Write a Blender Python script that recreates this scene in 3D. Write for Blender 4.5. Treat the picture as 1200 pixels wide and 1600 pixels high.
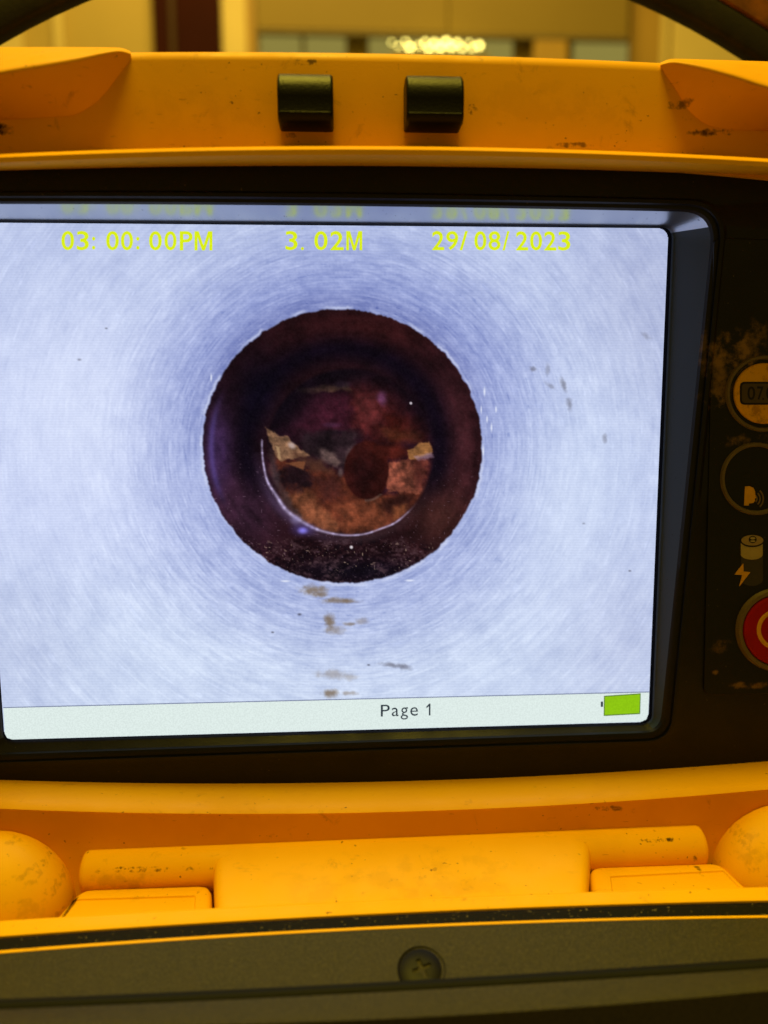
import bpy, bmesh, math, random
import numpy as np
from mathutils import Vector, Matrix, Euler

# ---------------------------------------------------------------- camera, light, exposure
scn = bpy.context.scene
for o in list(bpy.data.objects):
    bpy.data.objects.remove(o)
random.seed(4); rng = np.random.default_rng(7)

CAM_P = Vector((0.00284193, -0.18400097, 0.01801903))
CAM_E = Euler((math.radians(82.62767), math.radians(0.29254), math.radians(-3.18969)), 'XYZ')
FPX = 1190.0                                   # focal length in pixels of the 1200 x 1600 photograph
cd = bpy.data.cameras.new('camera'); cam = bpy.data.objects.new('camera', cd)
scn.collection.objects.link(cam)
cam.location = CAM_P; cam.rotation_euler = CAM_E
cd.sensor_fit = 'VERTICAL'; cd.sensor_height = 36.0; cd.lens = FPX / 1600 * 36.0
cd.clip_start = 0.005; cd.clip_end = 60
cd.dof.use_dof = True; cd.dof.focus_distance = 0.182; cd.dof.aperture_fstop = 8.6
scn.camera = cam

world = bpy.data.worlds.new('World'); scn.world = world; world.use_nodes = True
wb = world.node_tree.nodes['Background']
wb.inputs['Color'].default_value = (1.0, 0.66, 0.10, 1); wb.inputs['Strength'].default_value = 0.19

def area(name, loc, target, size, power, col, sy=None):
    l = bpy.data.lights.new(name, 'AREA'); l.energy = power; l.color = col
    l.shape = 'RECTANGLE'; l.size = size; l.size_y = sy or size
    o = bpy.data.objects.new(name, l); scn.collection.objects.link(o)
    o.location = loc
    o.rotation_euler = (Vector(target) - Vector(loc)).to_track_quat('-Z', 'Y').to_euler()
    return o
area('ceiling_light', (-0.10, -0.12, 1.75), (0, -0.03, 0), 0.8, 43.0, (1.0, 0.77, 0.07), 0.5)
area('room_light', (-0.2, 1.4, 2.75), (0, 3.0, 1.35), 1.6, 60.0, (1.0, 0.72, 0.18), 0.6)

vs = scn.view_settings
vs.view_transform = 'Standard'; vs.look = 'None'; vs.exposure = 0.0; vs.gamma = 1.0
vs.use_curve_mapping = False
scn.render.engine = 'CYCLES'
scn.render.resolution_x = 768; scn.render.resolution_y = 1024

# ---------------------------------------------------------------- helpers
RM = CAM_E.to_matrix()
def ray(px, py):
    return (RM @ Vector(((px - 600) / FPX, (800 - py) / FPX, -1.0)))
def at(px, py, Y):                               # point of depth Y that the pixel sees
    d = ray(px, py); return CAM_P + d * ((Y - CAM_P.y) / d.y)
def at_z(px, py, z):
    d = ray(px, py); return CAM_P + d * ((z - CAM_P.z) / d.z)
RMn = np.array(RM); CPn = np.array(CAM_P)
def project(P):
    c = (np.asarray(P, float) - CPn) @ RMn
    return 600 + FPX * c[..., 0] / -c[..., 2], 800 - FPX * c[..., 1] / -c[..., 2]

def mesh_obj(name, verts, faces, mat, parent=None, smooth=40, loc=None):
    me = bpy.data.meshes.new(name)
    me.from_pydata([tuple(v) for v in verts], [], faces)
    bm = bmesh.new(); bm.from_mesh(me)
    bmesh.ops.recalc_face_normals(bm, faces=bm.faces)
    bm.to_mesh(me); bm.free()
    return link_mesh(name, me, mat, parent, smooth)
def link_mesh(name, me, mat, parent=None, smooth=40):
    if smooth:
        me.polygons.foreach_set('use_smooth', [True] * len(me.polygons))
        me.set_sharp_from_angle(angle=math.radians(smooth))
    me.materials.append(mat)
    o = bpy.data.objects.new(name, me); scn.collection.objects.link(o)
    if parent: adopt(o, parent)
    return o
def world_mat(o):
    m = Matrix.Translation(o.location) if o.parent is None else (world_mat(o.parent) @ o.matrix_parent_inverse @ Matrix.Translation(o.location))
    return m
def adopt(o, parent):
    o.parent = parent; o.matrix_parent_inverse = world_mat(parent).inverted()
def bevel(o, w, seg=3, ang=35):
    m = o.modifiers.new('bevel', 'BEVEL'); m.width = w; m.segments = seg
    m.limit_method = 'ANGLE'; m.angle_limit = math.radians(ang); m.harden_normals = False
    return o
def tag(o, label, cat=None, group=None, kind=None):
    o['label'] = label
    if cat: o['category'] = cat
    if group: o['group'] = group
    if kind: o['kind'] = kind
    return o
def thing(name, label, cat, loc, group=None):
    o = bpy.data.objects.new(name, None); scn.collection.objects.link(o); o.location = loc
    o.empty_display_size = 0.02
    return tag(o, label, cat, group)

def loft(loops, cap_first=False, cap_last=False, closed=True):
    n = len(loops[0]); V = [p for l in loops for p in l]; F = []
    for i in range(len(loops) - 1):
        for j in range(n if closed else n - 1):
            k = (j + 1) % n
            F.append((i * n + j, i * n + k, (i + 1) * n + k, (i + 1) * n + j))
    if cap_first: F.append(tuple(range(n)))
    if cap_last: F.append(tuple((len(loops) - 1) * n + j for j in range(n)))
    return V, F
def qfit(pts, xs):                               # smooth curve through (px, value) pairs
    p = np.array(pts, float); d = min(2, len(p) - 1)
    return np.polyval(np.polyfit(p[:, 0], p[:, 1], d), xs)
def row(pts, Y, xs):                             # pts: (px, py); Y: depth or list
    ys = qfit(pts, xs)
    Ys = np.full(len(xs), Y) if np.isscalar(Y) else qfit(Y, xs)
    return [at(x, y, q) for x, y, q in zip(xs, ys, Ys)]
def shift(r, dy=0.0, dz=0.0, dx=0.0):
    return [p + Vector((dx, dy, dz)) for p in r]
def sweep(rows, closed=True):                    # rows of points along x; closed section with end caps
    nr, n = len(rows), len(rows[0]); V = [p for r in rows for p in r]; F = []
    for i in range(nr if closed else nr - 1):
        a = i * n; b = ((i + 1) % nr) * n
        for j in range(n - 1):
            F.append((a + j, a + j + 1, b + j + 1, b + j))
    if closed:
        F.append(tuple(i * n for i in range(nr))); F.append(tuple(i * n + n - 1 for i in range(nr)))
    return V, F
def bez(a, c, b, n):
    return [a * (1 - t) ** 2 + c * 2 * t * (1 - t) + b * t * t for t in np.linspace(0, 1, n)]
def quad_px(corners, rad, bow=(0, 0, 0, 0), ne=26, nc=8):
    """rounded, slightly bowed quad in pixels, corners TL TR BR BL"""
    c = [np.array(p, float) for p in corners]; out = []; ctr = sum(c) / 4
    for i in range(4):
        a, b = c[i], c[(i + 1) % 4]; L = np.linalg.norm(b - a)
        nrm = np.array([(b - a)[1], -(b - a)[0]]) / L
        if np.dot(nrm, (a + b) / 2 - ctr) < 0: nrm = -nrm
        f = lambda t: a + (b - a) * t + nrm * bow[i] * 4 * t * (1 - t)
        t0, t1 = rad[i] / L, 1 - rad[(i + 1) % 4] / L
        out += [f(t) for t in np.linspace(t0, t1, ne)]
        a2, b2 = c[(i + 1) % 4], c[(i + 2) % 4]; L2 = np.linalg.norm(b2 - a2)
        nrm2 = np.array([(b2 - a2)[1], -(b2 - a2)[0]]) / L2
        if np.dot(nrm2, (a2 + b2) / 2 - ctr) < 0: nrm2 = -nrm2
        t = rad[(i + 1) % 4] / L2
        e = a2 + (b2 - a2) * t + nrm2 * bow[(i + 1) % 4] * 4 * t * (1 - t)
        s = f(t1)
        out += bez(s, b, e, nc + 2)[1:-1]
    return out
def loop(corners, rad, Yf, bow=(0, 0, 0, 0)):
    return [at(p[0], p[1], Yf(p[0], p[1])) for p in quad_px(corners, rad, bow)]
def circ_px(cx, cy, r, Y, n=48, a0=0.0, a1=2 * math.pi, ry=None):
    Yf = Y if callable(Y) else (lambda x, y: Y)
    return [at(cx + r * math.cos(a), cy + (ry or r) * math.sin(a), Yf(cx + r * math.cos(a), cy + (ry or r) * math.sin(a))) for a in np.linspace(a0, a1, n, endpoint=(abs(a1 - a0) < 6.2))]
def box(name, p0, p1, mat, parent=None, bv=0):
    x0, y0, z0 = p0; x1, y1, z1 = p1
    V = [(x0, y0, z0), (x1, y0, z0), (x1, y1, z0), (x0, y1, z0), (x0, y0, z1), (x1, y0, z1), (x1, y1, z1), (x0, y1, z1)]
    F = [(0, 1, 2, 3), (4, 5, 6, 7), (0, 1, 5, 4), (1, 2, 6, 5), (2, 3, 7, 6), (3, 0, 4, 7)]
    o = mesh_obj(name, V, F, mat, parent, smooth=30)
    if bv: bevel(o, bv, 2)
    return o
def prism_px(name, poly, Y, th, mat, parent, smooth=30):
    """flat shape lying on a panel, raised by th towards the viewer (thin print or inlay)"""
    if callable(Y): a = [at(x, y, Y(x, y)) for x, y in poly]
    else: a = [at(x, y, Y) for x, y in poly]
    b = [p + Vector((0, -th, 0)) for p in a]
    V, F = loft([a, b], True, True)
    return mesh_obj(name, V, F, mat, parent, smooth)
def ring_obj(name, cx, cy, r0, r1, Yb, h, mat, parent, a0=0, a1=2 * math.pi, n=56):
    full = abs(a1 - a0) > 6.2
    def c(r, dy): return [p + Vector((0, dy, 0)) for p in circ_px(cx, cy, r, Yb, n, a0, a1)]
    L = [c(r1, 0), c(r1 - .25 * (r1 - r0), -h), c(r0 + .25 * (r1 - r0), -h), c(r0, 0)]
    V, F = loft(L, closed=full)
    return mesh_obj(name, V, F, mat, parent, 60)
def disc_obj(name, cx, cy, r, Yb, h, mat, parent, edge=3, ry=None):
    c = lambda rr, dy: [p + Vector((0, dy, 0)) for p in circ_px(cx, cy, rr, Yb, 56, ry=(ry or r) * rr / r)]
    V, F = loft([c(r, 0), c(r, -h * .6), c(r - edge * .5, -h * .92), c(r - edge, -h)], False, True)
    return mesh_obj(name, V, F, mat, parent, 50)

# ---------------------------------------------------------------- materials
def lin(c):
    c = np.asarray(c, float) / 255.0
    return np.where(c <= 0.04045, c / 12.92, ((c + 0.055) / 1.055) ** 2.4)
class NT:
    def __init__(s, name):
        s.m = bpy.data.materials.new(name); s.m.use_nodes = True; s.t = s.m.node_tree
        s.b = s.t.nodes['Principled BSDF']; s.co = s.n('ShaderNodeTexCoord').outputs['Object']
    def n(s, k, **kw):
        x = s.t.nodes.new(k)
        for a, v in kw.items(): setattr(x, a, v)
        return x
    def l(s, a, b): s.t.links.new(a, b)
    def noise(s, scale, detail=4, rough=.6, vec=None, dist=0):
        x = s.n('ShaderNodeTexNoise'); x.inputs['Scale'].default_value = scale; x.inputs['Detail'].default_value = detail
        x.inputs['Roughness'].default_value = rough; x.inputs['Distortion'].default_value = dist
        s.l(vec or s.co, x.inputs['Vector']); return x.outputs['Fac']
    def ramp(s, v, lo, hi, a=0., b=1.):
        x = s.n('ShaderNodeMapRange'); x.clamp = True; x.interpolation_type = 'SMOOTHSTEP'
        for k, q in zip(('From Min', 'From Max', 'To Min', 'To Max'), (lo, hi, a, b)): x.inputs[k].default_value = q
        s.l(v, x.inputs['Value']); return x.outputs['Result']
    def math(s, op, a, b):
        x = s.n('ShaderNodeMath', operation=op)
        for i, q in enumerate((a, b)):
            if isinstance(q, (int, float)): x.inputs[i].default_value = q
            else: s.l(q, x.inputs[i])
        return x.outputs[0]
    def mix(s, fac, a, b):
        x = s.n('ShaderNodeMix', data_type='RGBA')
        for k, q in (('Factor', fac),):
            if isinstance(q, (int, float)): x.inputs[0].default_value = q
            else: s.l(q, x.inputs[0])
        for i, q in ((6, a), (7, b)):
            if isinstance(q, tuple): x.inputs[i].default_value = (*q[:3], 1)
            else: s.l(q, x.inputs[i])
        return x.outputs[2]
    def stain(s, p, rx, ry, rz, scale=400, lo=.45, hi=.6):
        """patch of dirt of its own shape round point p"""
        a = s.n('ShaderNodeVectorMath', operation='SUBTRACT'); s.l(s.co, a.inputs[0]); a.inputs[1].default_value = p
        d = s.n('ShaderNodeVectorMath', operation='DIVIDE'); s.l(a.outputs[0], d.inputs[0]); d.inputs[1].default_value = (rx, ry, rz)
        L = s.n('ShaderNodeVectorMath', operation='LENGTH'); s.l(d.outputs[0], L.inputs[0])
        fall = s.ramp(L.outputs['Value'], .3, 1.0, 1, 0)
        nz = s.ramp(s.math('ADD', s.noise(scale, 5, .65), s.math('MULTIPLY', s.math('SUBTRACT', fall, 1.0), .25)), lo, hi)
        return s.math('MULTIPLY', fall, nz)
    def bump(s, h, strength, dist=0.0005):
        x = s.n('ShaderNodeBump'); x.inputs['Strength'].default_value = strength; x.inputs['Distance'].default_value = dist
        s.l(h, x.inputs['Height']); s.l(x.outputs['Normal'], s.b.inputs['Normal'])
    def out(s, col, rough=.5, spec=.5, ior=1.5):
        if isinstance(col, tuple): s.b.inputs['Base Color'].default_value = (*col[:3], 1)
        else: s.l(col, s.b.inputs['Base Color'])
        if isinstance(rough, (int, float)): s.b.inputs['Roughness'].default_value = rough
        else: s.l(rough, s.b.inputs['Roughness'])
        s.b.inputs['Specular IOR Level'].default_value = spec; s.b.inputs['IOR'].default_value = ior
        return s.m
def V3(px, py, Y): return tuple(at(px, py, Y))

def make_yellow(name='yellow_plastic', base=(0.82, 0.385, 0.001), stains=()):
    t = NT(name)
    big = t.ramp(t.noise(45, 3), .35, .65)
    c = t.mix(t.math('MULTIPLY', big, .35), base, (base[0] * .90, base[1] * .87, base[2]))
    smear = t.math('MULTIPLY', t.ramp(t.noise(150, 6, .7, dist=.6), .60, .74), .38)
    c = t.mix(smear, c, (0.22, 0.10, 0.012))
    sp = t.math('MULTIPLY', t.ramp(t.noise(900, 2, .5), .70, .745), .75)
    sp = t.math('MULTIPLY', sp, t.ramp(t.noise(70, 3), .45, .6))
    c = t.mix(sp, c, (0.05, 0.025, 0.01))
    mp = t.n('ShaderNodeMapping'); mp.inputs['Scale'].default_value = (1.0, 1.0, 6.0); mp.inputs['Rotation'].default_value = (.2, .5, .3); t.l(t.co, mp.inputs['Vector'])
    sc1 = t.math('MULTIPLY', t.ramp(t.noise(260, 4, .6, mp.outputs[0]), .66, .72), t.ramp(t.noise(38, 3), .48, .62))
    c = t.mix(t.math('MULTIPLY', sc1, .4), c, (0.16, 0.066, 0.006))
    haze = t.math('MULTIPLY', t.ramp(t.noise(22, 5, .7), .50, .72), .16)
    c = t.mix(haze, c, (base[0] * .52, base[1] * .42, base[2]))
    for (p, rx, ry, rz, sc, k) in stains:
        c = t.mix(t.math('MULTIPLY', t.stain(p, rx, ry, rz, sc), k), c, (0.035, 0.016, 0.006))
    t.bump(t.noise(2200, 3), .10, .0003)
    r = t.ramp(t.noise(90, 4), .3, .7, .40, .66)
    return t.out(c, r, .12)
def simple(name, col, rough=.5, spec=.5, var=.25, scale=60, bump=0, bscale=1500):
    t = NT(name)
    c = t.mix(t.math('MULTIPLY', t.ramp(t.noise(scale, 4), .3, .7), var), tuple(col), tuple(x * .55 for x in col))
    if bump: t.bump(t.noise(bscale, 3), bump, .0004)
    return t.out(c, rough, spec)
def make_emit(name, rgb, k=1.0):
    t = NT(name); e = t.n('ShaderNodeEmission')
    # faint cell structure of the display
    c = lin(rgb) * k
    nz = t.ramp(t.noise(2500, 1), .3, .7)
    t.l(t.mix(nz, tuple(c * .94), tuple(c * 1.05)), e.inputs['Color']); e.inputs['Strength'].default_value = 1.0
    t.l(e.outputs[0], t.t.nodes['Material Output'].inputs['Surface']); return t.m

# ---------------------------------------------------------------- the room behind (out of focus)
YB = 3.0
M_cream = simple('cream_paint', (0.50, 0.36, 0.085), .7, .3, .25, 1.5)
M_pale = simple('pale_paint', (0.72, 0.56, 0.18), .7, .3, .2, 1.5)
M_tan = simple('tan_timber', (0.44, 0.27, 0.045), .6, .3, .3, 3)
M_khaki = simple('khaki_board', (0.27, 0.185, 0.028), .7, .3, .25, 1.2)
M_brown = simple('dark_brown_timber', (0.034, 0.0055, 0.0012), .7, .06, .4, 4)
M_brown2 = simple('brown_door_edge', (0.06, 0.028, 0.004), .6, .2, .3, 4)
M_pane = make_emit('daylit_window_pane', (140, 128, 62))
def bgbox(name, x0, x1, y0, y1, th, mat, parent=None, off=0.0):
    a, b, xa, xb = at(600, y0, YB - off), at(600, y1, YB - off), at(x0, 40, YB - off).x, at(x1, 40, YB - off).x
    return box(name, (xa, YB - off, b.z), (xb, YB - off + th, a.z), mat, parent, 0.004)
wall = bgbox('room_wall', -700, 1900, -500, 700, .08, M_cream); tag(wall, 'cream painted wall far behind the monitor, out of focus', kind='structure')
for x0, x1, mm in ((-260, -30, M_cream), (-30, 33, M_pale), (82, 97, M_pale), (345, 384, M_pale), (384, 400, M_tan), (985, 1034, M_tan), (1034, 1046, M_pale), (1052, 1300, M_pale)):
    bgbox('wall_panel', x0, x1, -400, 600, .03, mm, wall, .031)
door = thing('door', 'dark brown timber door in the cream wall, blurred, above the left of the monitor', 'door', at(290, 640, YB - .06))
bgbox('door_leaf', 238, 345, -400, 640, .05, M_brown, door, .06)
bgbox('door_edge', 264, 273, -400, 640, .02, M_brown2, door, .081)
board = thing('ceiling_board', 'blurred khaki board above the row of far windows', 'board', at(690, 50, YB - .09))
bgbox('board_panel', 400, 700, -400, 49, .05, M_khaki, board, .09)
bgbox('board_panel', 701, 983, -400, 50, .052, M_khaki, board, .092)
bgbox('board_rail', 400, 985, 49.5, 55, .03, simple('board_rail_paint', (0.22, 0.17, 0.06), .7), board, .1)
win = thing('window', 'far row of pale window panes behind the yellow monitor top, out of focus', 'window', at(690, 300, YB - .05))
bgbox('frame', 400, 985, 52, 300, .02, M_khaki, win, .035)
for x0, x1 in ((405, 470), (476, 540), (576, 618), (622, 700), (704, 752), (756, 802), (897, 983)):
    bgbox('pane', x0, x1, 58, 296, .01, M_pane, win, .05)
bgbox('post', 836, 888, 56, 300, .06, M_tan, win, .10)
# bright glints on the far windows, made up as small glowing balls
M_glint = make_emit('glint_glow', (255, 232, 120), 8.0)
M_glint_rail = simple('glint_rail_paint', (0.3, 0.25, 0.12), .5)
glints = thing('glint_row', 'row of small warm glowing balls added for the glints on the far windows', 'glints', at(690, 84, YB - .16))
def add_glint(px, py, r):
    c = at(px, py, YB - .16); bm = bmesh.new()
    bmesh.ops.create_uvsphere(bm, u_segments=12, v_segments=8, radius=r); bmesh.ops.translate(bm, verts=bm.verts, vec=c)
    me = bpy.data.meshes.new('glint_ball'); bm.to_mesh(me); bm.free(); link_mesh('glint_ball', me, M_glint, glints, 80)
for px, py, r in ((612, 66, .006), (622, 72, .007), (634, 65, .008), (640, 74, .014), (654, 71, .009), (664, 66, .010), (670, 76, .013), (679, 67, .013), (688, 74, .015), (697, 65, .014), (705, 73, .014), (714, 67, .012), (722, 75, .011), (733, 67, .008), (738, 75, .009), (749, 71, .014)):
    add_glint(px, py, r * .62)
a, b = at(610, 82, YB - .15), at(765, 82, YB - .15)
box('glint_rail', (a.x, YB - .16, a.z - .02), (b.x, YB - .14, a.z), M_glint_rail, glints, .002)  # rail of the made-up glint row

# ---------------------------------------------------------------- cable reel hoop behind the monitor
YR = 0.062
def reel():
    pin = [at(*q, YR) for q in ((0, 67), (68, 31), (137, 0), (990, 0), (1080, 42), (1165, 95))]      # circle through the hoop's inner edge
    A = np.array([[2 * p.x, 2 * p.z, 1] for p in pin]); sol = np.linalg.lstsq(A, np.array([p.x ** 2 + p.z ** 2 for p in pin]), rcond=None)[0]
    c = Vector((sol[0], YR, sol[1])); rin = math.sqrt(sol[2] + sol[0] ** 2 + sol[1] ** 2); k = rin / 1121
    t = thing('cable_reel', 'large cable reel with black hoop and dirty orange flange arching behind the monitor', 'cable reel', c - Vector((0, 0, 1300 * k)))
    def hoop(name, prof, mat, n=160):
        L = []
        for i in range(n):
            a = 2 * math.pi * i / n
            L.append([c + Vector((r * math.cos(a), dy, r * math.sin(a))) for r, dy in prof])
        L.append(L[0]); V, F = loft(L)
        return mesh_obj(name, V, F, mat, t, 40)
    rp = []
    r0, r1, d = 1123 * k, 1168 * k, .003
    for i in range(20):
        a = 2 * math.pi * i / 20; ca, sa = math.cos(a), math.sin(a)
        e = lambda v: math.copysign(abs(v) ** .45, v)
        rp.append(((r0 + r1) / 2 + (r1 - r0) / 2 * e(ca), d * e(sa)))
    m = NT('black_rubber_hoop')
    m.bump(m.noise(700, 3), .2)
    hoop('hoop', rp, m.out(m.mix(m.ramp(m.noise(60, 5), .5, .75), (0.010, 0.007, 0.003), (0.022, 0.015, 0.005)), .6, .3))
    m2 = NT('dirty_orange_flange')
    col = m2.mix(m2.ramp(m2.noise(35, 6, .7), .42, .66), (0.36, 0.13, 0.006), (0.12, 0.045, 0.006))
    m2.bump(m2.noise(200, 4), .3)
    hoop('flange', [(1166 * k, .0), (1170 * k, -.003), (1290 * k, -.005), (1320 * k, .0), (1320 * k, .012), (1235 * k, .012)], m2.out(col, .55, .4))
    return t
reel()

# ---------------------------------------------------------------- the monitor case
W2, H2 = 0.081, 0.0613
base_pt = Vector((0.008, -0.03, -0.125))
mon = thing('inspection_monitor', 'yellow pipe inspection monitor case with large lit screen, black bezel and hinged base', 'monitor', base_pt)

stains = [(V3(330, 170, -.0105), .04, .02, .008, 160, .06), (V3(860, 160, -.0105), .04, .02, .008, 160, .07), (V3(640, 1240, -.014), .08, .02, .002, 260, .3), (V3(120, 1235, -.014), .02, .02, .003, 300, .5), (V3(1120, 1205, -.014), .02, .02, .003, 300, .5), (V3(1060, 158, -.012), .007, .02, .0022, 420, .7), (V3(1100, 165, -.018), .005, .02, .002, 300, .6), (V3(1130, 202, -.012), .012, .02, .0016, 300, .9),
          (V3(5, 200, -.011), .004, .02, .0025, 200, 1.0), (V3(738, 168, -.011), .0022, .02, .0022, 700, .7), (V3(480, 98, -.010), .006, .02, .0014, 500, .8),
          (V3(455, 212, -.010), .003, .02, .0012, 400, .8), (V3(950, 1262, -.016), .008, .02, .0014, 350, .7), (V3(900, 222, -.012), .01, .02, .0012, 400, .7)]
M_yel = make_yellow(stains=stains)
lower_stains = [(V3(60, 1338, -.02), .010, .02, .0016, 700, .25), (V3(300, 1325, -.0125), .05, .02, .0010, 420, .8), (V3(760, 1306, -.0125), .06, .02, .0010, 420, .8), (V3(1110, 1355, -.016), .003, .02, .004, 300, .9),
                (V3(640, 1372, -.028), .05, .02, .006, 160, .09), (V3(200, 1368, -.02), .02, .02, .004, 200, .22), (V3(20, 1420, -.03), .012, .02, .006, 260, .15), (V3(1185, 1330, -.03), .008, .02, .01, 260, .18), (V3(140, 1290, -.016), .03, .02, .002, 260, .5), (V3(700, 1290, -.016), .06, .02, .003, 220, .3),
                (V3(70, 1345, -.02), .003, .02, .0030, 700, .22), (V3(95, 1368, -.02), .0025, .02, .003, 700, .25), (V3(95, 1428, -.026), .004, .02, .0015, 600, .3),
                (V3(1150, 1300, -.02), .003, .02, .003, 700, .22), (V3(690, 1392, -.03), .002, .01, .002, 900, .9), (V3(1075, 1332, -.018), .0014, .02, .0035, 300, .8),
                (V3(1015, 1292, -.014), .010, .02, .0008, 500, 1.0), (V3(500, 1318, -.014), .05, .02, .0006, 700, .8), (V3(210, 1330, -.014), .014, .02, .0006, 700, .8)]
M_yel2 = make_yellow('yellow_plastic_base', (0.86, 0.435, 0.0006), lower_stains)
tb = NT('black_bezel')
dust = tb.math('MULTIPLY', tb.ramp(tb.noise(1500, 2), .72, .76), tb.ramp(tb.noise(90, 3), .48, .62))
cb = tb.mix(tb.math('MULTIPLY', dust, .6), (0.0034, 0.0033, 0.0046), (0.20, 0.14, 0.065))
for (p, rx, ry, rz, sc, k) in ((V3(1165, 555, -.0105), .014, .02, .011, 260, .95), (V3(1135, 600, -.0105), .008, .02, .013, 300, .7), (V3(1110, 560, -.0105), .0016, .02, .012, 240, .5),
                               (V3(1185, 690, -.010), .012, .02, .003, 300, .6), (V3(1145, 1020, -.009), .005, .02, .004, 300, .4), (V3(1185, 1082, -.008), .012, .02, .002, 260, .7),
                               (V3(1190, 520, -.0105), .006, .02, .006, 300, .5), (V3(1134, 1062, -.0085), .0016, .02, .0014, 120, .8)):
    cb = tb.mix(tb.math('MULTIPLY', tb.stain(p, rx, ry, rz, sc, .42, .66), k), cb, (0.26, 0.14, 0.035))
tb.bump(tb.noise(2600, 2), .15, .0003)
M_bez = tb.out(cb, tb.ramp(tb.noise(70, 4), .3, .7, .36, .52), .3)
tw = NT('glossy_grazing_reflection_wall')
M_wall = tw.out(tw.mix(tw.math('MULTIPLY', tw.ramp(tw.noise(900, 2), .70, .74), .6), (0.50, 0.54, 0.60), (0.02, 0.02, 0.02)), .29, .5)
tw.b.inputs['Metallic'].default_value = 0.97  # pale metal colour stands in for the strong grazing reflection on the top side
tsat = NT('satin_screenlit_wall')
M_satin = tsat.out(tsat.mix(tsat.math('MULTIPLY', tsat.ramp(tsat.noise(1200, 2), .70, .74), .6), (0.034, 0.056, 0.100), (0.006, 0.006, 0.006)), .42, .35)  # blue of the screen's light put into the side colour
M_rub = simple('black_rubber', (0.0022, 0.0019, 0.0012), .40, .16, .4, 200, .25, 2200)

BA, BB = -.00550, -.0535                                       # front plane of the black bezel: Y = BA + BB z
def Yb_(x, y):
    d = ray(x, y); t = (BA + BB * CAM_P.z - CAM_P.y) / (d.y - BB * d.z)
    return CAM_P.y + d.y * t
def px_of(x, y, z):
    u, v = project((x, y, z)); return (float(u), float(v))
R1 = loop([px_of(-W2 - .0006, .0006, H2 + .0004), px_of(W2 + .0012, .0006, H2 + .0004), px_of(W2 + .0012, .0006, -H2 - .0006), px_of(-W2 - .0006, .0006, -H2 - .0006)],
          (16, 20, 14, 14), lambda x, y: .0006)
C2 = [(-122, 319), (1115, 332), (1031, 1141), (-24, 1177)]
def grow(c, l, t, r, b): return [(c[0][0] - l, c[0][1] - t), (c[1][0] + r, c[1][1] - t), (c[2][0] + r, c[2][1] + b), (c[3][0] - l, c[3][1] + b)]
R2 = loop(C2, (50, 52, 26, 26), lambda x, y: Yb_(x, y) + .0009, bow=(4, 0, 0, 0))
R2b = loop(grow(C2, 5, 4, 5, 3), (52, 54, 28, 28), lambda x, y: Yb_(x, y) + .0002, bow=(4, 0, 0, 0))
R2c = loop(grow(C2, 9, 8, 9, 6), (54, 56, 30, 30), Yb_, bow=(4, 0, 0, 0))
V, F = loft([R1, R2])
bezel = None
hood_c = [(-150, 272), (1345, 283), (1330, 1178), (-140, 1213)]  # black bezel carried up the lip, standing in for shade beneath it
R4 = loop(hood_c, (90, 90, 90, 90), Yb_, bow=(18, 8, 26, 8))
R4in = loop(grow(hood_c, -12, -10, -12, -10), (90, 90, 90, 90), Yb_, bow=(18, 8, 26, 8))
R4d = loop(hood_c, (90, 90, 90, 90), lambda x, y: Yb_(x, y) + .004, bow=(18, 8, 26, 8))
rg0 = loop(grow(C2, 16, 9, 14, 14), (58, 60, 36, 36), Yb_, bow=(4, 0, 0, 0))
rg1 = loop(grow(C2, 18, 12, 16, 16), (58, 60, 36, 36), lambda x, y: Yb_(x, y) - .0007, bow=(5, 0, 0, 0))
rg2 = loop(grow(C2, 26, 17, 22, 20), (60, 62, 38, 38), lambda x, y: Yb_(x, y) - .0007, bow=(6, 0, 0, 0))
rg3 = loop(grow(C2, 30, 20, 26, 24), (60, 62, 38, 38), Yb_, bow=(6, 0, 0, 0))
Vb, Fb = loft([R2, R2b, R2c, rg0, rg1, rg2, rg3, R4in, R4, R4d])
bezel = mesh_obj('bezel', Vb, Fb, M_bez, mon, 35)
NL = len(R1); ne_, nc_ = 26, 8; seg = ne_ + nc_
for a0, mm in ((0, M_wall), (seg, M_satin), (2 * seg, M_bez), (3 * seg, M_satin)):  # one recess wall, its sides coloured by how the screen light falls
    ids = [(a0 - nc_ // 2 - 1 + i) % NL for i in range(seg + 2)] if a0 in (0, 2 * seg) else [(a0 - nc_ // 2 + i) % NL for i in range(seg)]
    if a0 == 0: ids = [(-nc_ - 1 + i) % NL for i in range(ne_ + nc_ + nc_ // 2 + 3)]
    if a0 == seg: ids = [(ne_ + nc_ // 2 + 1 + i) % NL for i in range(ne_ + nc_ + 1)]
    if a0 == 2 * seg: ids = [(seg + ne_ + nc_ // 2 + 1 + i) % NL for i in range(ne_ + nc_ + 1)]
    if a0 == 3 * seg: ids = [(2 * seg + ne_ + nc_ // 2 + 1 + i) % NL for i in range(NL - nc_ - 1 - (2 * seg + ne_ + nc_ // 2 + 1) + 1)]
    V, F = loft([[R1[i] for i in ids], [R2[i] for i in ids]], closed=False)
    mesh_obj('recess_wall', V, F, mm, bezel, 40)
# plate behind the screen
Vp, Fp = loft([R1, [p + Vector((0, .003, 0)) for p in R1]], False, True)
mesh_obj('screen_tray', Vp, Fp, M_bez, bezel, 40)

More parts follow.
